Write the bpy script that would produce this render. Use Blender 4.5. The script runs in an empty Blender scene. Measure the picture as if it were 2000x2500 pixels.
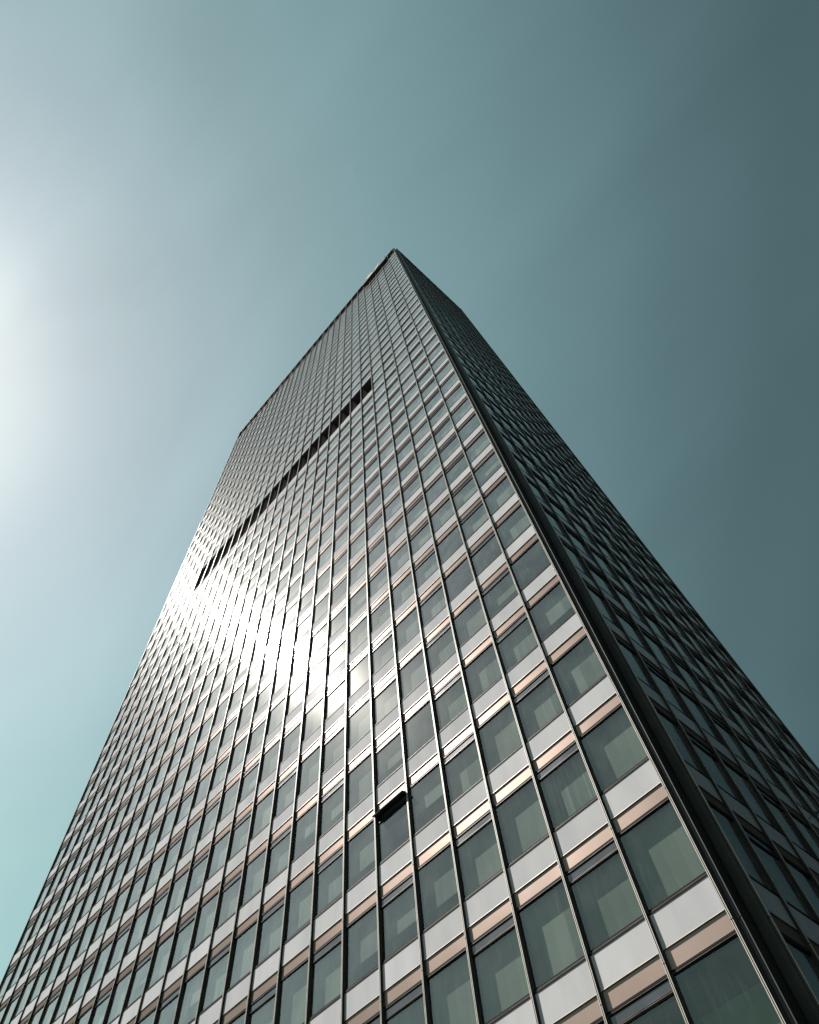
import bpy, math, random
from mathutils import Matrix, Vector

S = 1.9            # metres per facade bay
EYE = 1.6          # camera height above the pavement
C = bpy.context.scene.collection
rnd = random.Random(7)

# ------------------------------------------------------------------ layout (bay units, z measured from eye level)
H = 1.88624        # storey height
Z0 = 5.0201        # lower edge of the white panel of storey 0
ZTOP = 81.874
GROUND = -EYE / S
KLO, KHI = -2, 38  # storeys with windows
NF = 28            # bays on the sunny face
FIN = 0.065        # fin depth = depth of the glass behind the fin fronts
BL = 0.175         # depth of the blinds
CAM = (3.00251, -8.11688, 0.0)
FPX = 1711.79 / 2000
def B(k): return Z0 + H * k
R_FINS = [0.36] + [1.17 + j for j in range(10)]
RX = 0.31          # plane of the fin fronts on the shaded face
SUN = Vector((-0.52284, -0.30261, 0.79691)).normalized()
CR = Matrix(((0.6673032,0.7413390,-0.0715748),(-0.6891693,0.5781753,-0.4367597),(-0.2824042,0.3407783,0.8967263)))

def mesh_obj(name, me, parent=None, loc=(0, 0, 0), rz=0.0):
    o = bpy.data.objects.new(name, me)
    C.objects.link(o)
    if parent: o.parent = parent
    o.location = loc
    o.rotation_euler = (0, 0, rz)
    return o

class MB:
    """collects faces in bay units, builds one mesh in metres"""
    def __init__(self):
        self.v = []; self.f = []; self.m = []
    def quad(self, pts, m=0):
        n = len(self.v); self.v += [tuple(p) for p in pts]
        self.f.append(tuple(range(n, n + len(pts)))); self.m.append(m)
    def box(self, x0, x1, y0, y1, z0, z1, m=0):
        n = len(self.v)
        self.v += [(x0,y0,z0),(x1,y0,z0),(x1,y1,z0),(x0,y1,z0),(x0,y0,z1),(x1,y0,z1),(x1,y1,z1),(x0,y1,z1)]
        for q in ((0,3,2,1),(4,5,6,7),(0,1,5,4),(1,2,6,5),(2,3,7,6),(3,0,4,7)):
            self.f.append(tuple(n + i for i in q)); self.m.append(m)
    def prism(self, prof, z0, z1, m=0):
        """closed profile (x, y) counter-clockwise, extruded upwards"""
        n = len(self.v); k = len(prof)
        self.v += [(x, y, z0) for x, y in prof] + [(x, y, z1) for x, y in prof]
        for i in range(k):
            j = (i + 1) % k
            self.f.append((n + i, n + j, n + k + j, n + k + i)); self.m.append(m)
        self.f.append(tuple(n + i for i in reversed(range(k)))); self.m.append(m)
        self.f.append(tuple(n + k + i for i in range(k))); self.m.append(m)
    def add(self, other, fn):
        n = len(self.v)
        self.v += [fn(p) for p in other.v]
        self.f += [tuple(n + i for i in q) for q in other.f]
        self.m += other.m
    def mesh(self, name, mats, z_is_abs=True):
        me = bpy.data.meshes.new(name)
        dz = EYE if z_is_abs else 0.0
        me.from_pydata([(x * S, y * S, z * S + dz) for x, y, z in self.v], [], self.f)
        for mt in mats: me.materials.append(mt)
        me.polygons.foreach_set('material_index', self.m)
        me.update()
        return me

# ------------------------------------------------------------------ materials
def new_mat(name):
    m = bpy.data.materials.new(name); m.use_nodes = True
    nt = m.node_tree
    return m, nt, nt.nodes, nt.links, nt.nodes['Principled BSDF']
def noise(N, L, scale, detail=4, stretch=None):
    tc = N.new('ShaderNodeTexCoord'); mp = N.new('ShaderNodeMapping')
    if stretch: mp.inputs['Scale'].default_value = stretch
    nz = N.new('ShaderNodeTexNoise'); nz.inputs['Scale'].default_value = scale; nz.inputs['Detail'].default_value = detail
    geo = N.new('ShaderNodeNewGeometry')
    L.new(geo.outputs['Position'], mp.inputs['Vector']); L.new(mp.outputs['Vector'], nz.inputs['Vector'])
    return nz
def ramp(N, L, src, stops):
    r = N.new('ShaderNodeValToRGB')
    e = r.color_ramp.elements
    e[0].position, e[0].color = stops[0][0], (*stops[0][1], 1)
    e[1].position, e[1].color = stops[1][0], (*stops[1][1], 1)
    L.new(src, r.inputs['Fac'])
    return r
def rand_out(N, L):
    """one random number per object and per loose piece of a mesh"""
    oi = N.new('ShaderNodeObjectInfo'); g = N.new('ShaderNodeNewGeometry')
    a = N.new('ShaderNodeMath'); a.operation = 'ADD'
    f = N.new('ShaderNodeMath'); f.operation = 'FRACT'
    L.new(oi.outputs['Random'], a.inputs[0]); L.new(g.outputs['Random Per Island'], a.inputs[1])
    L.new(a.outputs[0], f.inputs[0])
    return f.outputs[0]
def surf(name, c0, c1, rough, metal=0.0, scale=1.5, stretch=None, bump=0.0, coat=0.0, rough_var=0.06, spec=0.5, isl=0.0, edge=None):
    m, nt, N, L, p = new_mat(name)
    nz = noise(N, L, scale, 5, stretch)
    r = ramp(N, L, nz.outputs['Fac'], ((0.35, c0), (0.68, c1)))
    col = r.outputs['Color']
    if isl:
        hs = N.new('ShaderNodeHueSaturation')
        mr = N.new('ShaderNodeMapRange'); mr.inputs['To Min'].default_value = 1 - isl; mr.inputs['To Max'].default_value = 1 + isl
        L.new(rand_out(N, L), mr.inputs['Value']); L.new(mr.outputs[0], hs.inputs['Value']); L.new(col, hs.inputs['Color'])
        col = hs.outputs['Color']
    L.new(col, p.inputs['Base Color'])
    mr = N.new('ShaderNodeMapRange')
    mr.inputs['To Min'].default_value = max(rough - rough_var, .02); mr.inputs['To Max'].default_value = rough + rough_var
    L.new(nz.outputs['Fac'], mr.inputs['Value']); L.new(mr.outputs[0], p.inputs['Roughness'])
    p.inputs['Metallic'].default_value = metal
    p.inputs['Specular IOR Level'].default_value = spec
    if edge: p.inputs['Specular Tint'].default_value = (*edge, 1)
    if coat: p.inputs['Coat Weight'].default_value = coat; p.inputs['Coat Roughness'].default_value = 0.16
    if bump:
        b = N.new('ShaderNodeBump'); b.inputs['Strength'].default_value = bump; b.inputs['Distance'].default_value = 0.01
        L.new(nz.outputs['Fac'], b.inputs['Height']); L.new(b.outputs[0], p.inputs['Normal'])
    return m
M = {}
M['alu']    = surf('bright_aluminium', (.25,.23,.21), (.32,.297,.27), .40, 0.0, 2.0, spec=.35)
M['drip']   = surf('drip_edge_metal', (.16,.145,.135), (.22,.20,.185), .45, 1.0, 2.0)
M['dark']   = surf('dark_bronze_metal', (.034,.034,.034), (.050,.049,.048), .50, 0.0, 1.2, spec=.10)
M['post']   = surf('corner_post_metal', (.042,.044,.045), (.062,.064,.065), .55, .0, .8, spec=.2, rough_var=.1)
M['frame']  = surf('window_frame_metal', (.0055,.0053,.0052), (.009,.0085,.0083), .55, 0.0, 2.0, spec=.02)
M['bead']   = surf('frame_bead_metal', (.030,.027,.025), (.05,.045,.042), .42, 1.0, 2.0)
M['copper'] = surf('copper_toned_metal', (.150,.116,.102), (.168,.131,.116), .38, .60, .7, isl=.03, spec=.12, edge=(.24,.23,.225), rough_var=.015)
M['white']  = surf('pale_enamel_panel', (.266,.265,.282), (.312,.310,.327), .055, 0.0, 1.1, stretch=(1,1,.22), spec=.09, isl=.06, rough_var=.015)
M['grey']   = surf('corner_edge_metal', (.016,.0165,.0175), (.026,.027,.028), .6, .0, 2.0, spec=.15)
M['vent']   = surf('vent_flap_glass', (.018,.018,.024), (.032,.031,.040), .16, 0.0, 1.0, spec=.8)
M['core']   = surf('interior_surfaces', (.055,.065,.065), (.085,.095,.095), .8, 0.0, .4)
M['recess'] = surf('recess_lining', (.19,.175,.165), (.27,.25,.235), .8, 0.0, .6, spec=.1)
M['stone']  = surf('base_stone', (.16,.155,.15), (.24,.235,.225), .7, 0.0, 1.2, bump=.2)
M['cap']    = surf('parapet_metal', (.040,.037,.039), (.058,.054,.057), .62, 0.0, .5, rough_var=.1, spec=.2)

def glass(name):
    m, nt, N, L, p = new_mat(name)
    N.remove(p); out = N['Material Output']
    tr = N.new('ShaderNodeBsdfTransparent'); tr.inputs['Color'].default_value = (.56, .615, .59, 1)
    g1 = N.new('ShaderNodeBsdfGlossy'); g1.inputs['Roughness'].default_value = .045; g1.inputs['Color'].default_value = (.93,.97,.96,1)
    g2 = N.new('ShaderNodeBsdfGlossy'); g2.inputs['Roughness'].default_value = .065; g2.inputs['Color'].default_value = (.96,.95,.93,1)
    g3 = N.new('ShaderNodeBsdfGlossy'); g3.inputs['Roughness'].default_value = .15; g3.inputs['Color'].default_value = (.97,.94,.88,1)
    gw = N.new('ShaderNodeMixShader'); gw.inputs['Fac'].default_value = .55
    L.new(g2.outputs[0], gw.inputs[1]); L.new(g3.outputs[0], gw.inputs[2])
    gm = N.new('ShaderNodeMixShader'); gm.inputs['Fac'].default_value = .09
    L.new(g1.outputs[0], gm.inputs[1]); L.new(gw.outputs[0], gm.inputs[2])
    ge = N.new('ShaderNodeNewGeometry'); dt = N.new('ShaderNodeVectorMath'); dt.operation = 'DOT_PRODUCT'
    L.new(ge.outputs['Incoming'], dt.inputs[0]); L.new(ge.outputs['Normal'], dt.inputs[1])
    def mth(op, a, b):
        q = N.new('ShaderNodeMath'); q.operation = op
        for i, x in enumerate((a, b)):
            if x is None: continue
            if isinstance(x, (int, float)): q.inputs[i].default_value = x
            else: L.new(x, q.inputs[i])
        return q.outputs[0]
    c = mth('ABSOLUTE', dt.outputs['Value'], None)
    fre = mth('ADD', mth('MULTIPLY', mth('POWER', mth('SUBTRACT', 1.0, c), 3.1), .91), .07)
    mx = N.new('ShaderNodeMixShader')
    L.new(fre, mx.inputs['Fac']); L.new(tr.outputs[0], mx.inputs[1]); L.new(gm.outputs[0], mx.inputs[2])
    # thin film of dust and rain streaks lying on the pane
    df = N.new('ShaderNodeBsdfDiffuse'); df.inputs['Color'].default_value = (.62,.63,.62,1)
    n1 = noise(N, L, 1.3, 6); n2 = noise(N, L, 14, 5, (1, 1, .07))
    r1 = N.new('ShaderNodeMapRange'); r1.inputs['From Min'].default_value = .35; r1.inputs['From Max'].default_value = .75; r1.inputs['To Min'].default_value = .002; r1.inputs['To Max'].default_value = .022
    r2 = N.new('ShaderNodeMapRange'); r2.inputs['From Min'].default_value = .55; r2.inputs['From Max'].default_value = .8; r2.inputs['To Min'].default_value = 0; r2.inputs['To Max'].default_value = .026
    ad = N.new('ShaderNodeMath'); ad.operation = 'ADD'
    L.new(n1.outputs['Fac'], r1.inputs['Value']); L.new(n2.outputs['Fac'], r2.inputs['Value'])
    L.new(r1.outputs[0], ad.inputs[0]); L.new(r2.outputs[0], ad.inputs[1])
    m2 = N.new('ShaderNodeMixShader')
    L.new(mth('DIVIDE', ad.outputs[0], mth('ADD', mth('MULTIPLY', mth('MULTIPLY', c, c), 2.2), .07)), m2.inputs['Fac']); L.new(mx.outputs[0], m2.inputs[1]); L.new(df.outputs[0], m2.inputs[2])
    L.new(m2.outputs[0], out.inputs['Surface'])
    return m
M['glass'] = glass('tinted_window_glass')

def blind_mat():
    m, nt, N, L, p = new_mat('roller_blind_fabric')
    f = rand_out(N, L)
    r = ramp(N, L, f, ((0.0, (.12,.126,.112)), (1.0, (.275,.28,.252))))
    nz = noise(N, L, 30, 3)
    mx = N.new('ShaderNodeMixRGB'); mx.blend_type = 'MULTIPLY'; mx.inputs['Fac'].default_value = .35
    L.new(r.outputs['Color'], mx.inputs[1]); L.new(nz.outputs['Fac'], mx.inputs[2])
    L.new(mx.outputs[0], p.inputs['Base Color']); p.inputs['Roughness'].default_value = .9
    return m
M['blind'] = blind_mat()
M['green']  = surf('green_blind_fabric', (.085,.125,.055), (.12,.165,.08), .9, 0.0, 3.0)

# ------------------------------------------------------------------ helpers for facades
# face 'F' looks towards -Y, face 'R' towards +X; local axes: x to the right, y into the building, z up
def face_xform(face, a, z):
    """world placement of the local frame whose origin is at the fin-front plane"""
    if face == 'F': return (lambda p: (-a + p[0], p[1], z + p[2])), (-a * S, 0.0, z * S + EYE), 0.0
    return (lambda p: (RX - p[1], a + p[0], z + p[2])), (RX * S, a * S, z * S + EYE), math.pi / 2

def project(P):
    v = CR @ (Vector(P) - Vector(CAM))
    if v.z <= .05: return None
    return (1000 + 2000 * FPX * v.x / v.z, 1250 + 2000 * FPX * v.y / v.z)
def seen_area(quad):
    pts = [project(q) for q in quad]
    if any(p is None for p in pts): return 0.0
    for ax, lim, sg in ((0, 0, 1), (0, 2000, -1), (1, 0, 1), (1, 2500, -1)):
        out = []
        for i in range(len(pts)):
            a, b = pts[i - 1], pts[i]
            ia, ib = sg * (a[ax] - lim) >= 0, sg * (b[ax] - lim) >= 0
            if ia != ib:
                t = (lim - a[ax]) / (b[ax] - a[ax]); out.append((a[0] + t * (b[0] - a[0]), a[1] + t * (b[1] - a[1])))
            if ib: out.append(b)
        pts = out
        if len(pts) < 3: return 0.0
    return abs(sum(pts[i - 1][0] * pts[i][1] - pts[i][0] * pts[i - 1][1] for i in range(len(pts)))) / 2

bays = [('F', c + .5, 1.0, c) for c in range(NF)] + [('R', (R_FINS[j] + R_FINS[j + 1]) / 2, R_FINS[j + 1] - R_FINS[j], j) for j in range(10)]
LOG0, LOG1 = 5, 23          # loggia bays on the sunny face
def in_loggia(face, c): return face == 'F' and LOG0 <= c < LOG1

# window meshes (local z = 0 at the lower edge of the storey's white panel)
W0, W1 = 0.502, 1.592       # glass from sill to head
VB = 1.462                  # bottom of the vent flap where there is one
GAP = 0.013                 # half thickness of a fin
def frame_mb(w, vent, VB=VB):
    b = MB(); h = w / 2 - GAP
    b.box(-h, h, .036, .10, .441, .464, 1)                    # sill: lower rail, bright bead, upper rail
    b.box(-h, h, .042, .10, .464, .474, 2)
    b.box(-h, h, .046, .10, .474, .496, 1)
    b.box(-h, h, .054, .095, .496, .508, 1)
    b.box(-h, h, .052, .10, 1.592, 1.612, 1)                  # head
    b.box(-h, h, .044, .10, 1.612, 1.624, 2)
    b.box(-h, h, .042, .10, 1.624, 1.652, 1)
    b.box(-h, -h + .018, .052, .10, .508, 1.592, 1)           # jambs
    b.box(h - .018, h, .052, .10, .508, 1.592, 1)
    if vent:
        b.box(-h + .018, h - .018, .048, .10, VB - .022, VB - .006, 1)
        b.box(-h + .018, h - .018, .043, .10, VB - .006, VB + .002, 2)
        b.box(-h + .018, h - .018, .048, .10, VB + .002, VB + .016, 1)
    return b
def vent_mb(w, VB=VB):
    b = MB(); h = w / 2 - GAP - .018
    b.box(-h, h, .058, .075, VB + .016, 1.592, 5)
    b.box(-h, h, .0555, .058, VB + .018, VB + .026, 2)
    b.box(-h, h, .075, .0775, VB + .018, VB + .030, 2)
    return b
def pane_mb(w, vent, r, VB=VB):
    b = MB(); h = w / 2 - GAP - .010
    top = VB if vent else W1
    t = [r.gauss(0, .0016), r.gauss(0, .0016), r.gauss(0, .0006)]                  # every pane sits a touch out of plane
    d = lambda x, z: FIN + .003 + t[0] * 2 * x + t[1] * (z - 1.05) * 2
    nx, nz = 4, 4
    for i in range(nx):
        for j in range(nz):
            q = []
            for (ii, jj) in ((i, j), (i + 1, j), (i + 1, j + 1), (i, j + 1)):
                x = -h + 2 * h * ii / nx; z = W0 + (top - W0) * jj / nz
                bow = t[2] * (1 - (2 * ii / nx - 1) ** 2) * (1 - (2 * jj / nz - 1) ** 2)
                q.append((x, d(x, z) + bow, z))
            b.quad(q, 3)
    return b
def blind_mb(w, lift, folds, depth=BL, top=1.66, m=4):
    b = MB(); h = w / 2 - .022
    z0 = W0 - .03 + lift * (W1 - W0)
    n = 24 if folds else 4
    dd = lambda x: depth + (folds * math.sin(x * 31) + .6 * folds * math.sin(x * 53 + 1) if folds else 0)
    for i in range(n):
        xa, xb = -h + 2 * h * i / n, -h + 2 * h * (i + 1) / n
        b.quad([(xa, dd(xa), z0), (xb, dd(xb), z0), (xb, dd(xb), top), (xa, dd(xa), top)], m)
    b.box(-h, h, depth - .006, depth + .006, z0 - .012, z0, 1)  # bottom bar
    return b
WM = [M['white'], M['frame'], M['bead'], M['glass'], M['blind'], M['vent']]

SPECIAL = {(4, 2): .46, (4, 3): None, (4, 1): .30, (5, 2): None, (5, 1): .36, (5, 0): .34, (6, 2): .30, (6, 1): .36,
           (6, 0): .2, (0, 0): 0, (0, 1): 0, (0, 2): 0, (1, 0): 0, (1, 1): 0, (1, 2): 0, (2, 0): 0, (2, 1): 0, (3, 0): 0, (3, 1): 0, (2, 2): 0, (3, 2): 0}
def blind_state(face, c, k):
    if face == 'F' and (c, k) in SPECIAL: return SPECIAL[(c, k)]
    r = rnd.random()
    if r < .64: return 0
    if r < .76: return .2
    if r < .86: return .34
    if r < .93: return .48
    return None
WIDTHS = sorted({round(w, 3) for _, _, w, _ in bays})
FRAME = {(w, v): frame_mb(w, v) for w in WIDTHS for v in (0, 1)}
VENT = {w: vent_mb(w) for w in WIDTHS}
PANES = {(w, v): [pane_mb(w, v, rnd) for _ in range(24)] for w in WIDTHS for v in (0, 1)}
LIFTS = (0, .2, .34, .48, .30, .36, .46)
BLINDS = {(w, l, f): blind_mb(w, l, f) for w in WIDTHS for l in LIFTS for f in (0, .0015)}
def panel_mb(w):
    b = MB(); h = w / 2 - GAP
    b.box(-h, h, .044, .10, .012, .441, 0)
    return b
def tall_panel_mb(w):
    b = MB(); h = w / 2 - GAP
    b.box(-h, h, .044, .10, .012, .88, 0)
    return b
def trim_mb(w):
    b = MB(); h = w / 2 - GAP
    b.box(-h, h, .058, .10, 1.652, H + .003, 0)
    b.box(-h, h, .040, .10, H + .003, H + .012, 1)            # bright drip edge under the white panel
    return b
PANEL = {w: panel_mb(w) for w in WIDTHS}
TRIM = {w: trim_mb(w) for w in WIDTHS}
TALL = tall_panel_mb(1.0)
_cache = {}
def cached(key, mb, mats):
    if key not in _cache: _cache[key] = mb.mesh(key[0], mats, False)
    return _cache[key]

# ------------------------------------------------------------------ the tower
tower = bpy.data.objects.new('office_tower', None)
C.objects.link(tower)
tower['label'] = 'tall glass office tower with white spandrel panels, copper bands and thin bright vertical fins'
tower['category'] = 'skyscraper'
def part(name, me, loc=(0, 0, 0), rz=0.0, label=None):
    o = mesh_obj(name, me, tower, loc, rz)
    if label: o['label'] = label
    return o

cells = []
for face, a, w, c in bays:
    w = round(w, 3)
    for k in range(KLO, KHI + 1):
        def q(z0, z1):
            f, _, _ = face_xform(face, a, B(k))
            return [f((-w / 2, FIN, z0)), f((w / 2, FIN, z0)), f((w / 2, FIN, z1)), f((-w / 2, FIN, z1))]
        cells.append(dict(face=face, a=a, w=w, c=c, k=k, vent=c % 2, win=seen_area(q(W0, W1)), pan=seen_area(q(0, .44)), trm=seen_area(q(1.67, H))))
def top100(key, ok):
    return {(e['face'], e['c'], e['k']) for e in sorted((e for e in cells if ok(e)), key=lambda e: -e[key])[:100]}
has_win = lambda e: not (in_loggia(e['face'], e['c']) and e['k'] in (18, 19))
has_pan = lambda e: not (in_loggia(e['face'], e['c']) and e['k'] == 19)
near_w, near_p, near_t = top100('win', has_win), top100('pan', has_pan), top100('trm', has_win)

OPEN_VB = 1.41
many_w, many_p, many_t = MB(), MB(), MB()
for e in cells:
    face, a, w, c, k, vent = (e[n] for n in ('face', 'a', 'w', 'c', 'k', 'vent'))
    fn, loc, rz = face_xform(face, a, B(k))
    key = (face, c, k)
    if has_win(e):
        state = blind_state(face, c, k)
        fold = .0015 if rnd.random() < .07 else 0
        pi = rnd.randrange(24)
        low = face == 'F' and k == -1 and c < 3
        if key in near_w:
            is_open = face == 'F' and (c, k) == (5, 2)
            if is_open:
                wo = part('window', frame_mb(w, 1, OPEN_VB).mesh('window_frame', WM, False), loc, rz)
                mesh_obj('pane', pane_mb(w, 1, rnd, OPEN_VB).mesh('window_pane', WM, False), wo)
            else:
                wo = part('window', cached(('window_frame', w, vent), FRAME[(w, vent)], WM), loc, rz)
                mesh_obj('pane', cached(('window_pane', w, vent, pi), PANES[(w, vent)][pi], WM), wo)
            if low: pass
            elif state is not None:
                mesh_obj('blind', cached(('window_blind', w, state, fold), BLINDS[(w, state, fold)], WM), wo)
            if vent:
                vo = mesh_obj('vent_flap', vent_mb(w, OPEN_VB).mesh('vent_flap_leaf', WM, False) if is_open else cached(('vent_flap_leaf', w), VENT[w], WM), wo)
                if is_open:
                    vo['label'] = 'small vent flap swung open outwards at the top of the window'
                    hz = 1.592 * S; hy = .058 * S
                    vo.matrix_local = Matrix.Translation((0, hy, hz)) @ Matrix.Rotation(math.radians(-70), 4, 'X') @ Matrix.Translation((0, -hy, -hz))
            if low:
                gb = MB()
                hh = w / 2 - .02
                gb.box(-hh, hh, .34, .352, W0 - .03, 1.24, 0)
                gb.box(-hh, hh, .325, .367, 1.24, 1.265, 1)
                for xx in (-.27, .18): gb.box(xx - .004, xx + .004, .318, .326, 1.225, 1.275, 2)
                mesh_obj('blind', cached(('green_blind', w), gb, [M['green'], M['frame'], M['alu']]), wo)['label'] = 'green blind hanging low on a rail behind the glass'
        else:
            many_w.add(FRAME[(w, vent)], fn); many_w.add(PANES[(w, vent)][pi], fn)
            if state is not None: many_w.add(BLINDS[(w, state, 0)], fn)
            if vent: many_w.add(VENT[w], fn)
        if key in near_t: part('copper_band', cached(('copper_band', w), TRIM[w], [M['copper'], M['drip']]), loc, rz)
        else: many_t.add(TRIM[w], fn)
    if has_pan(e):
        src = TALL if in_loggia(face, c) and k == 18 else PANEL[w]
        if key in near_p: part('white_panel', cached(('white_panel', w, src is TALL), src, [M['white']]), loc, rz)
        else: many_p.add(src, fn)
for nm, mb, mats in (('window', many_w, WM), ('white_panel', many_p, [M['white']]), ('copper_band', many_t, [M['copper'], M['drip']])):
    o = part(nm, mb.mesh(nm + '_rest', mats)); o['kind'] = 'stuff'

# fins: dark web, two bright rounded noses with a groove between, inner post up to the blinds
def fin_mb(z_lo, z_hi, tall_to=None):
    b = MB()
    cuts = [z_lo] + [B(k) - .150 for k in range(KLO + 1, KHI + 2) if z_lo < B(k) - .150 < z_hi] + [z_hi]
    for i in range(len(cuts) - 1):
        za, zb = cuts[i] + (.006 if i else 0), cuts[i + 1] - .006
        b.box(-.0165, .0165, .012, .0425, za, zb, 0)
        for s in (-1, 1):
            x0, x1 = (-.0160, -.0060) if s < 0 else (.0060, .0160)
            b.prism([(x0, .013), (x0, .0008), (x0 + .0006, 0), (x1 - .0006, 0), (x1, .0008), (x1, .013)], za, zb, 1)
    b.box(-.036, .036, .0425, FIN + .03, z_lo, z_hi, 0)       # flange that clips the panels
    b.box(-.024, .024, FIN + .03, BL + .02, z_lo, min(z_hi, B(KHI + 1)), 0)
    return b
for u in range(NF + 1):
    top = B(KHI + 1) + .55 if u in (2, 3, 4) else ZTOP + (.25 if u in (1, 5) else 0.0)
    mb = fin_mb(GROUND, top)
    part('fin', mb.mesh('fin_mesh', [M['dark'], M['alu']]), (-u * S, 0, 0))
r_mb = fin_mb(GROUND, ZTOP).mesh('fin_mesh', [M['dark'], M['alu']])
for y in R_FINS:
    part('fin', r_mb, (RX * S, y * S, 0), math.pi / 2)

# corner posts: re-entrant corner of dark metal with one grey edge strip, jointed at every storey
def corner_mb(sx):
    b = MB()
    cuts = [GROUND] + [B(k) - .150 for k in range(KLO + 1, KHI + 2)] + [ZTOP]
    for i in range(len(cuts) - 1):
        za, zb = cuts[i] + (.005 if i else 0), cuts[i + 1] - .005
        X = lambda a, c: (a, c) if sx > 0 else (-c, -a)
        x0, x1 = X(.014, .080); b.box(x0, x1, .072, .34, za, zb, 0)
        x0, x1 = X(.080, .107); b.box(x0, x1, .046, .36, za, zb, 1)
        x0, x1 = X(.107, .232); b.box(x0, x1, .350, .50, za, zb, 0)
        x0, x1 = X(.232, .262); b.box(x0, x1, .330, .372, za, zb, 2)
    return b
part('corner_post', corner_mb(1).mesh('corner_post', [M['post'], M['grey'], M['frame']]))
part('corner_post', corner_mb(-1).mesh('corner_post', [M['post'], M['grey'], M['frame']]), (-NF * S, 0, 0))
b = MB(); b.box(-.3, RX - FIN, 10.185, 10.30, GROUND, ZTOP, 0)
part('corner_post', b.mesh('corner_post', [M['dark']]))

# floors and rooms behind the glass
b = MB()
LZ0, LZ1 = B(18) + .88, B(20)
for k in range(KLO, KHI + 2):
    lo, hi = B(k) - .275, B(k) + .485
    if k == 19:
        b.box(-LOG0 + .0, .06, .101, .80, lo, hi); b.box(-NF, -LOG1, .101, .80, lo, hi)
    elif k == 20:
        b.box(-LOG0 + .0, .06, .101, .80, lo, hi); b.box(-NF, -LOG1, .101, .80, lo, hi)
        b.box(-LOG1, -LOG0, .101, .80, B(k) + .003, hi)
    else:
        b.box(-NF, .06, .101, .80, lo, hi)
    b.box(-.55, RX - .101, .81, 10.18, lo, hi)
for z0, z1 in ((GROUND, LZ0 - .4), (LZ1 + .4, B(KHI + 1) + .45)):
    b.box(-NF, -.55, .80, 9.9, z0, z1)
b.box(-LOG0, -.55, .80, 9.9, LZ0 - .4, LZ1 + .4); b.box(-NF, -LOG1, .80, 9.9, LZ0 - .4, LZ1 + .4)
part('core', b.mesh('core', [M['core']]))

# loggia: the long dark opening, its back wall, soffit and columns
b = MB()
b.box(-LOG1, -LOG0, 1.55, 1.65, LZ0 - .4, LZ1 + .4, 0)
b.box(-LOG1, -LOG0, .101, 1.55, LZ1 + .0, LZ1 + .0029, 0)
b.box(-LOG1, -LOG0, .101, 1.55, LZ0 - .42, LZ0 - .38, 0)
for u in range(LOG0, LOG1 + 1):
    b.box(-u - .022, -u + .022, .13, 1.55, LZ0 - .38, LZ1 - .003, 1)
for u in range(LOG0, LOG1):
    b.box(-u - .80, -u - .20, 1.50, 1.55, LZ0 - .1, LZ1 - .5, 2)
part('loggia', b.mesh('loggia', [M['cap'], M['recess'], M['vent']]))

# parapet above the last storey: an open recess behind the fins, under a coping
b = MB()
P0 = B(KHI + 1)
b.box(-NF, -.01, .022, .95, ZTOP - .10, ZTOP - .01, 0)             # coping
b.box(-NF, -.01, .101, .95, P0 + .49, P0 + .53, 1)
b.box(-NF, -.01, .95, 1.0, P0, ZTOP - .012, 1)
for u in range(0, NF + 1, 2):
    b.box(-u - .03, -u + .03, .12, .95, P0 + .53, ZTOP - .10, 1)
for u in range(NF):
    b.box(-u - 1 + GAP, -u - GAP, .05, .10, P0 - .004, P0 + .30, 0)
b.box(RX - .95, RX - .022, .372, 10.18, ZTOP - .10, ZTOP - .01, 0)
b.box(RX - 1.0, RX - .95, 1.02, 10.18, P0, ZTOP - .012, 1)
b.box(RX - .95, RX - .101, .372, 10.18, P0 + .49, P0 + .53, 1)
for j in range(10):
    b.box(RX - .10, RX - .05, R_FINS[j] + GAP, R_FINS[j + 1] - GAP, P0 - .004, P0 + .30, 0)
part('parapet', b.mesh('parapet', [M['cap'], M['recess']]))
b = MB(); b.box(-NF + .2, -.71, 1.01, 9.9, P0 + .6, P0 + .7)
part('roof', b.mesh('roof', [M['stone']]))

# the two faces turned away from the street
b = MB()
for k in range(KLO, KHI + 1):
    z = B(k)
    for x0, x1, y0, y1 in ((-NF - .25, -NF - .02, .51, 10.3), (-NF - .02, -.31, 10.0, 10.3)):
        b.box(x0, x1, y0, y1, z, z + .44, 0); b.box(x0 + .01, x1, y0, y1 - .01, z + .44, z + 1.66, 1); b.box(x0, x1, y0, y1, z + 1.66, z + H - .002, 2)
b.box(-NF - .25, -NF - .02, .51, 10.3, P0, ZTOP - .05, 3); b.box(-NF - .02, -.31, 10.0, 10.3, P0, ZTOP - .05, 3)
part('rear_cladding', b.mesh('rear_cladding', [M['white'], M['vent'], M['copper'], M['cap']]))
# lobby storey
b = MB()
zt = B(KLO)
for face, a, w, c in bays:
    fn, _, _ = face_xform(face, a, 0)
    t = MB(); t.box(-w / 2 + GAP, w / 2 - GAP, .06, .10, GROUND + .25, zt - .3, 1); t.box(-w / 2 + GAP, w / 2 - GAP, .04, .10, GROUND, GROUND + .25, 0); t.box(-w / 2 + GAP, w / 2 - GAP, .04, .10, zt - .3, zt - .004, 0)
    b.add(t, fn)
part('lobby', b.mesh('lobby', [M['stone'], M['vent']]))

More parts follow.
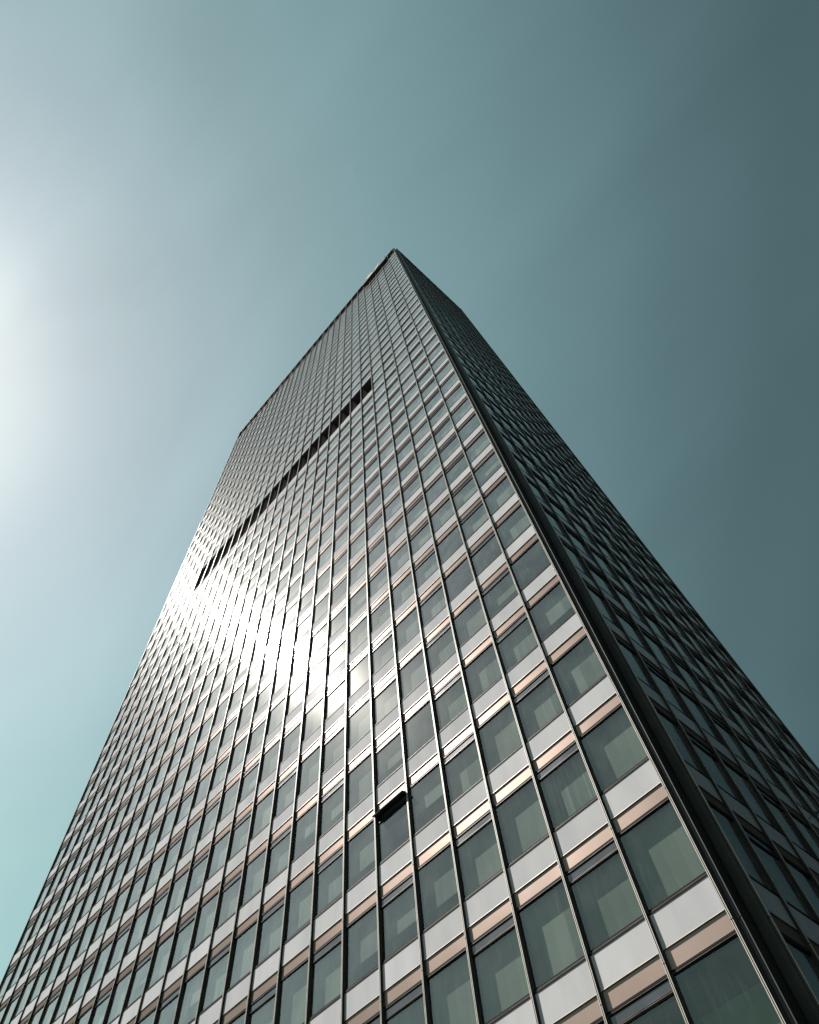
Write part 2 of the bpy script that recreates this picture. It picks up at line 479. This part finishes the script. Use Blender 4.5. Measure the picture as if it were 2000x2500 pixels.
# ------------------------------------------------------------------ sign on the parapet
sg = bpy.data.objects.new('roof_sign', None); C.objects.link(sg)
SX0, SX1, SY, SZ0, SZ1 = -4.93, -1.16, -.26, P0 + .03, P0 + 1.95
sg.location = ((SX0 + SX1) / 2 * S, SY * S, SZ0 * S + EYE)
sg['label'] = 'long dark sign box with a white wave emblem under the roof edge'
sg['category'] = 'sign'
M['signbox'] = surf('sign_box_metal', (.012,.012,.013), (.022,.022,.023), .5, .2, 1.0)
M['signface'] = surf('sign_face_enamel', (.07,.10,.11), (.10,.135,.14), .35, 0.0, 1.0)
M['emblem'] = surf('sign_emblem_white', (.24,.235,.245), (.30,.295,.305), .6, 0.0, 1.0, spec=.1)
hw, hh = (SX1 - SX0) / 2, SZ1 - SZ0
b = MB(); b.box(-hw, hw, .012, .25, 0, hh, 0)
mesh_obj('sign_box', b.mesh('sign_box', [M['signbox']], False), sg)
b = MB(); b.box(-hw, hw, 0, .012, .03, hh, 0)
mesh_obj('sign_face', b.mesh('sign_face', [M['signface']], False), sg)
b = MB(); b.box(-hw, hw, -.006, .012, 0, .03, 0)
mesh_obj('edge_strip', b.mesh('edge_strip', [M['alu']], False), sg)
# emblem: two swelling strokes like a wave, one after the other
b = MB()
def stroke(pts):
    for (xa, la, ha), (xb, lb, hb) in zip(pts, pts[1:]):
        n = len(b.v)
        b.v += [(xa, -.03, la), (xb, -.03, lb), (xb, -.03, hb), (xa, -.03, ha), (xa, 0, la), (xb, 0, lb), (xb, 0, hb), (xa, 0, ha)]
        for q in ((0, 1, 2, 3), (0, 4, 5, 1), (3, 2, 6, 7), (0, 3, 7, 4), (1, 5, 6, 2)):
            b.f.append(tuple(n + i for i in q)); b.m.append(0)
W = 2 * hw
X = lambda t: hw - W * t
stroke([(X(t), l * hh, h * hh) for t, l, h in ((.50, .04, .08), (.44, .04, .40), (.38, .06, .66), (.33, .22, .80), (.27, .45, .92), (.20, .74, .96), (.17, .88, .92))][::1])
stroke([(X(t), l * hh, h * hh) for t, l, h in ((.86, .55, .60), (.80, .50, .78), (.74, .28, .90), (.68, .06, .94), (.62, .04, .84), (.56, .05, .50), (.51, .04, .10))])
mesh_obj('emblem', b.mesh('emblem', [M['emblem']], False), sg)

# ------------------------------------------------------------------ little brackets on the fins
def bracket(loc_bay, face, label):
    o = bpy.data.objects.new('facade_bracket', None); C.objects.link(o)
    fn, loc, rz = face_xform(face, loc_bay[0], loc_bay[1])
    o.location = loc; o.rotation_euler = (0, 0, rz)
    o['label'] = label; o['category'] = 'bracket'; o['group'] = 'small brackets fixed to the fins'
    b = MB(); b.box(-.012, .012, -.16, .004, -.014, .014, 0); b.box(-.03, .03, -.012, .0, -.05, .05, 0)
    mesh_obj('arm', b.mesh('bracket_arm', [M['dark']], False), o)
    b = MB(); b.box(-.075, .075, -.185, -.16, -.012, .012, 0); b.box(-.075, -.055, -.21, -.185, -.03, .05, 0); b.box(.055, .075, -.21, -.185, -.05, .03, 0)
    mesh_obj('clamp', b.mesh('bracket_clamp', [M['dark']], False), o)
bracket((6.170, 9.352), 'R', 'small dark bracket low on the shaded face, at the right edge of the photo')
bracket((5.170, 34.088), 'R', 'small dark bracket midway up the shaded face, beside the far edge')
bracket((5.170, 74.899), 'R', 'tiny dark bracket at the roof edge of the shaded face')
bracket((22.000, 33.205), 'F', 'small dark bracket on a fin at the left edge of the sunlit face')

# ------------------------------------------------------------------ ground
b = MB(); b.quad([(-1500, -1500, GROUND), (1500, -1500, GROUND), (1500, 1500, GROUND), (-1500, 1500, GROUND)])
M['paving'] = surf('asphalt_paving', (.012,.0145,.0165), (.020,.023,.025), .85, 0.0, .5, bump=.1)  # darker than plain asphalt: shade of surrounding buildings put into the colour
g = mesh_obj('ground', b.mesh('ground', [M['paving']])); g['kind'] = 'structure'
g.location.z = -.02

# ------------------------------------------------------------------ sun and sky
el = math.asin(SUN.z); az = math.atan2(SUN.x, SUN.y)       # az clockwise from +Y
ld = bpy.data.lights.new('sun', 'SUN'); ld.energy = 5.0; ld.angle = math.radians(.53); ld.color = (1.0, .945, .865)
lo = bpy.data.objects.new('sun', ld); C.objects.link(lo)
lo.rotation_mode = 'QUATERNION'; lo.rotation_quaternion = SUN.to_track_quat('Z', 'Y')
w = bpy.data.worlds.new('World'); bpy.context.scene.world = w; w.use_nodes = True
N, L = w.node_tree.nodes, w.node_tree.links
bg = N['Background']; bg.inputs['Strength'].default_value = .065
sky = N.new('ShaderNodeTexSky'); sky.sky_type = 'NISHITA'; sky.sun_disc = False
sky.sun_elevation = el; sky.sun_rotation = az
sky.air_density = 1.0; sky.dust_density = 1.0; sky.ozone_density = 1.0
# colour grade of the hazy sky by its angle from the sun
tc = N.new('ShaderNodeTexCoord'); nr = N.new('ShaderNodeVectorMath'); nr.operation = 'NORMALIZE'
dp = N.new('ShaderNodeVectorMath'); dp.operation = 'DOT_PRODUCT'; dp.inputs[1].default_value = SUN
L.new(tc.outputs['Generated'], nr.inputs[0]); L.new(nr.outputs['Vector'], dp.inputs[0])
cr = N.new('ShaderNodeValToRGB'); cr.color_ramp.interpolation = 'CARDINAL'
GRADE = tuple((c, (g * r / 1.3, g / 1.3, g * b / 1.3)) for c, g, r, b in (
    (0.0, .19, .86, .68), (.18, .31, .86, .66), (.32, .57, .87, .63), (.43, .65, .87, .62), (.55, .84, .87, .62), (.66, 1.01, .87, .62),
    (.76, 1.12, .86, .64), (.85, 1.07, .865, .68), (.91, .98, .865, .76), (.955, .77, .86, .86), (.985, .64, .87, .95), (1.0, .55, .90, .98)))
els = cr.color_ramp.elements
els[0].position, els[0].color = GRADE[0][0], (*GRADE[0][1], 1)
els[1].position, els[1].color = GRADE[-1][0], (*GRADE[-1][1], 1)
for p, c in GRADE[1:-1]:
    el_ = els.new(p); el_.color = (*c, 1)
tint = N.new('ShaderNodeMixRGB'); tint.blend_type = 'MULTIPLY'; tint.inputs['Fac'].default_value = 1
L.new(dp.outputs['Value'], cr.inputs['Fac'])
L.new(sky.outputs[0], tint.inputs[1]); L.new(cr.outputs['Color'], tint.inputs[2]); # faint high haze, drawn out in long wisps
wm = N.new('ShaderNodeMapping'); wm.inputs['Rotation'].default_value = (.4, .7, .9); wm.inputs['Scale'].default_value = (1.0, 3.2, 1.6)
wn = N.new('ShaderNodeTexNoise'); wn.inputs['Scale'].default_value = 1.5; wn.inputs['Detail'].default_value = 9; wn.inputs['Distortion'].default_value = .6
wr = N.new('ShaderNodeMapRange'); wr.inputs['From Min'].default_value = .3; wr.inputs['From Max'].default_value = .75; wr.inputs['To Min'].default_value = .945; wr.inputs['To Max'].default_value = 1.09
ws = N.new('ShaderNodeVectorMath'); ws.operation = 'SCALE'
L.new(nr.outputs['Vector'], wm.inputs['Vector']); L.new(wm.outputs[0], wn.inputs['Vector']); L.new(wn.outputs['Fac'], wr.inputs['Value'])
L.new(tint.outputs[0], ws.inputs[0]); L.new(wr.outputs[0], ws.inputs['Scale']); L.new(ws.outputs['Vector'], bg.inputs['Color'])

# ------------------------------------------------------------------ camera
cd = bpy.data.cameras.new('camera'); cd.sensor_fit = 'HORIZONTAL'; cd.sensor_width = 36; cd.lens = 36 * FPX
cd.clip_end = 6000; cd.clip_start = .05
co = bpy.data.objects.new('camera', cd); C.objects.link(co)
m3 = Matrix((CR[0], -CR[1], -CR[2])).transposed()
co.matrix_world = Matrix.Translation((CAM[0] * S, CAM[1] * S, CAM[2] * S + EYE)) @ m3.to_4x4()
sc = bpy.context.scene
sc.camera = co
sc.view_settings.view_transform = 'Standard'; sc.view_settings.look = 'None'; sc.view_settings.exposure = 1.7; sc.view_settings.gamma = 1
sc.cycles.max_bounces = 8; sc.cycles.transparent_max_bounces = 12; sc.cycles.use_denoising = True
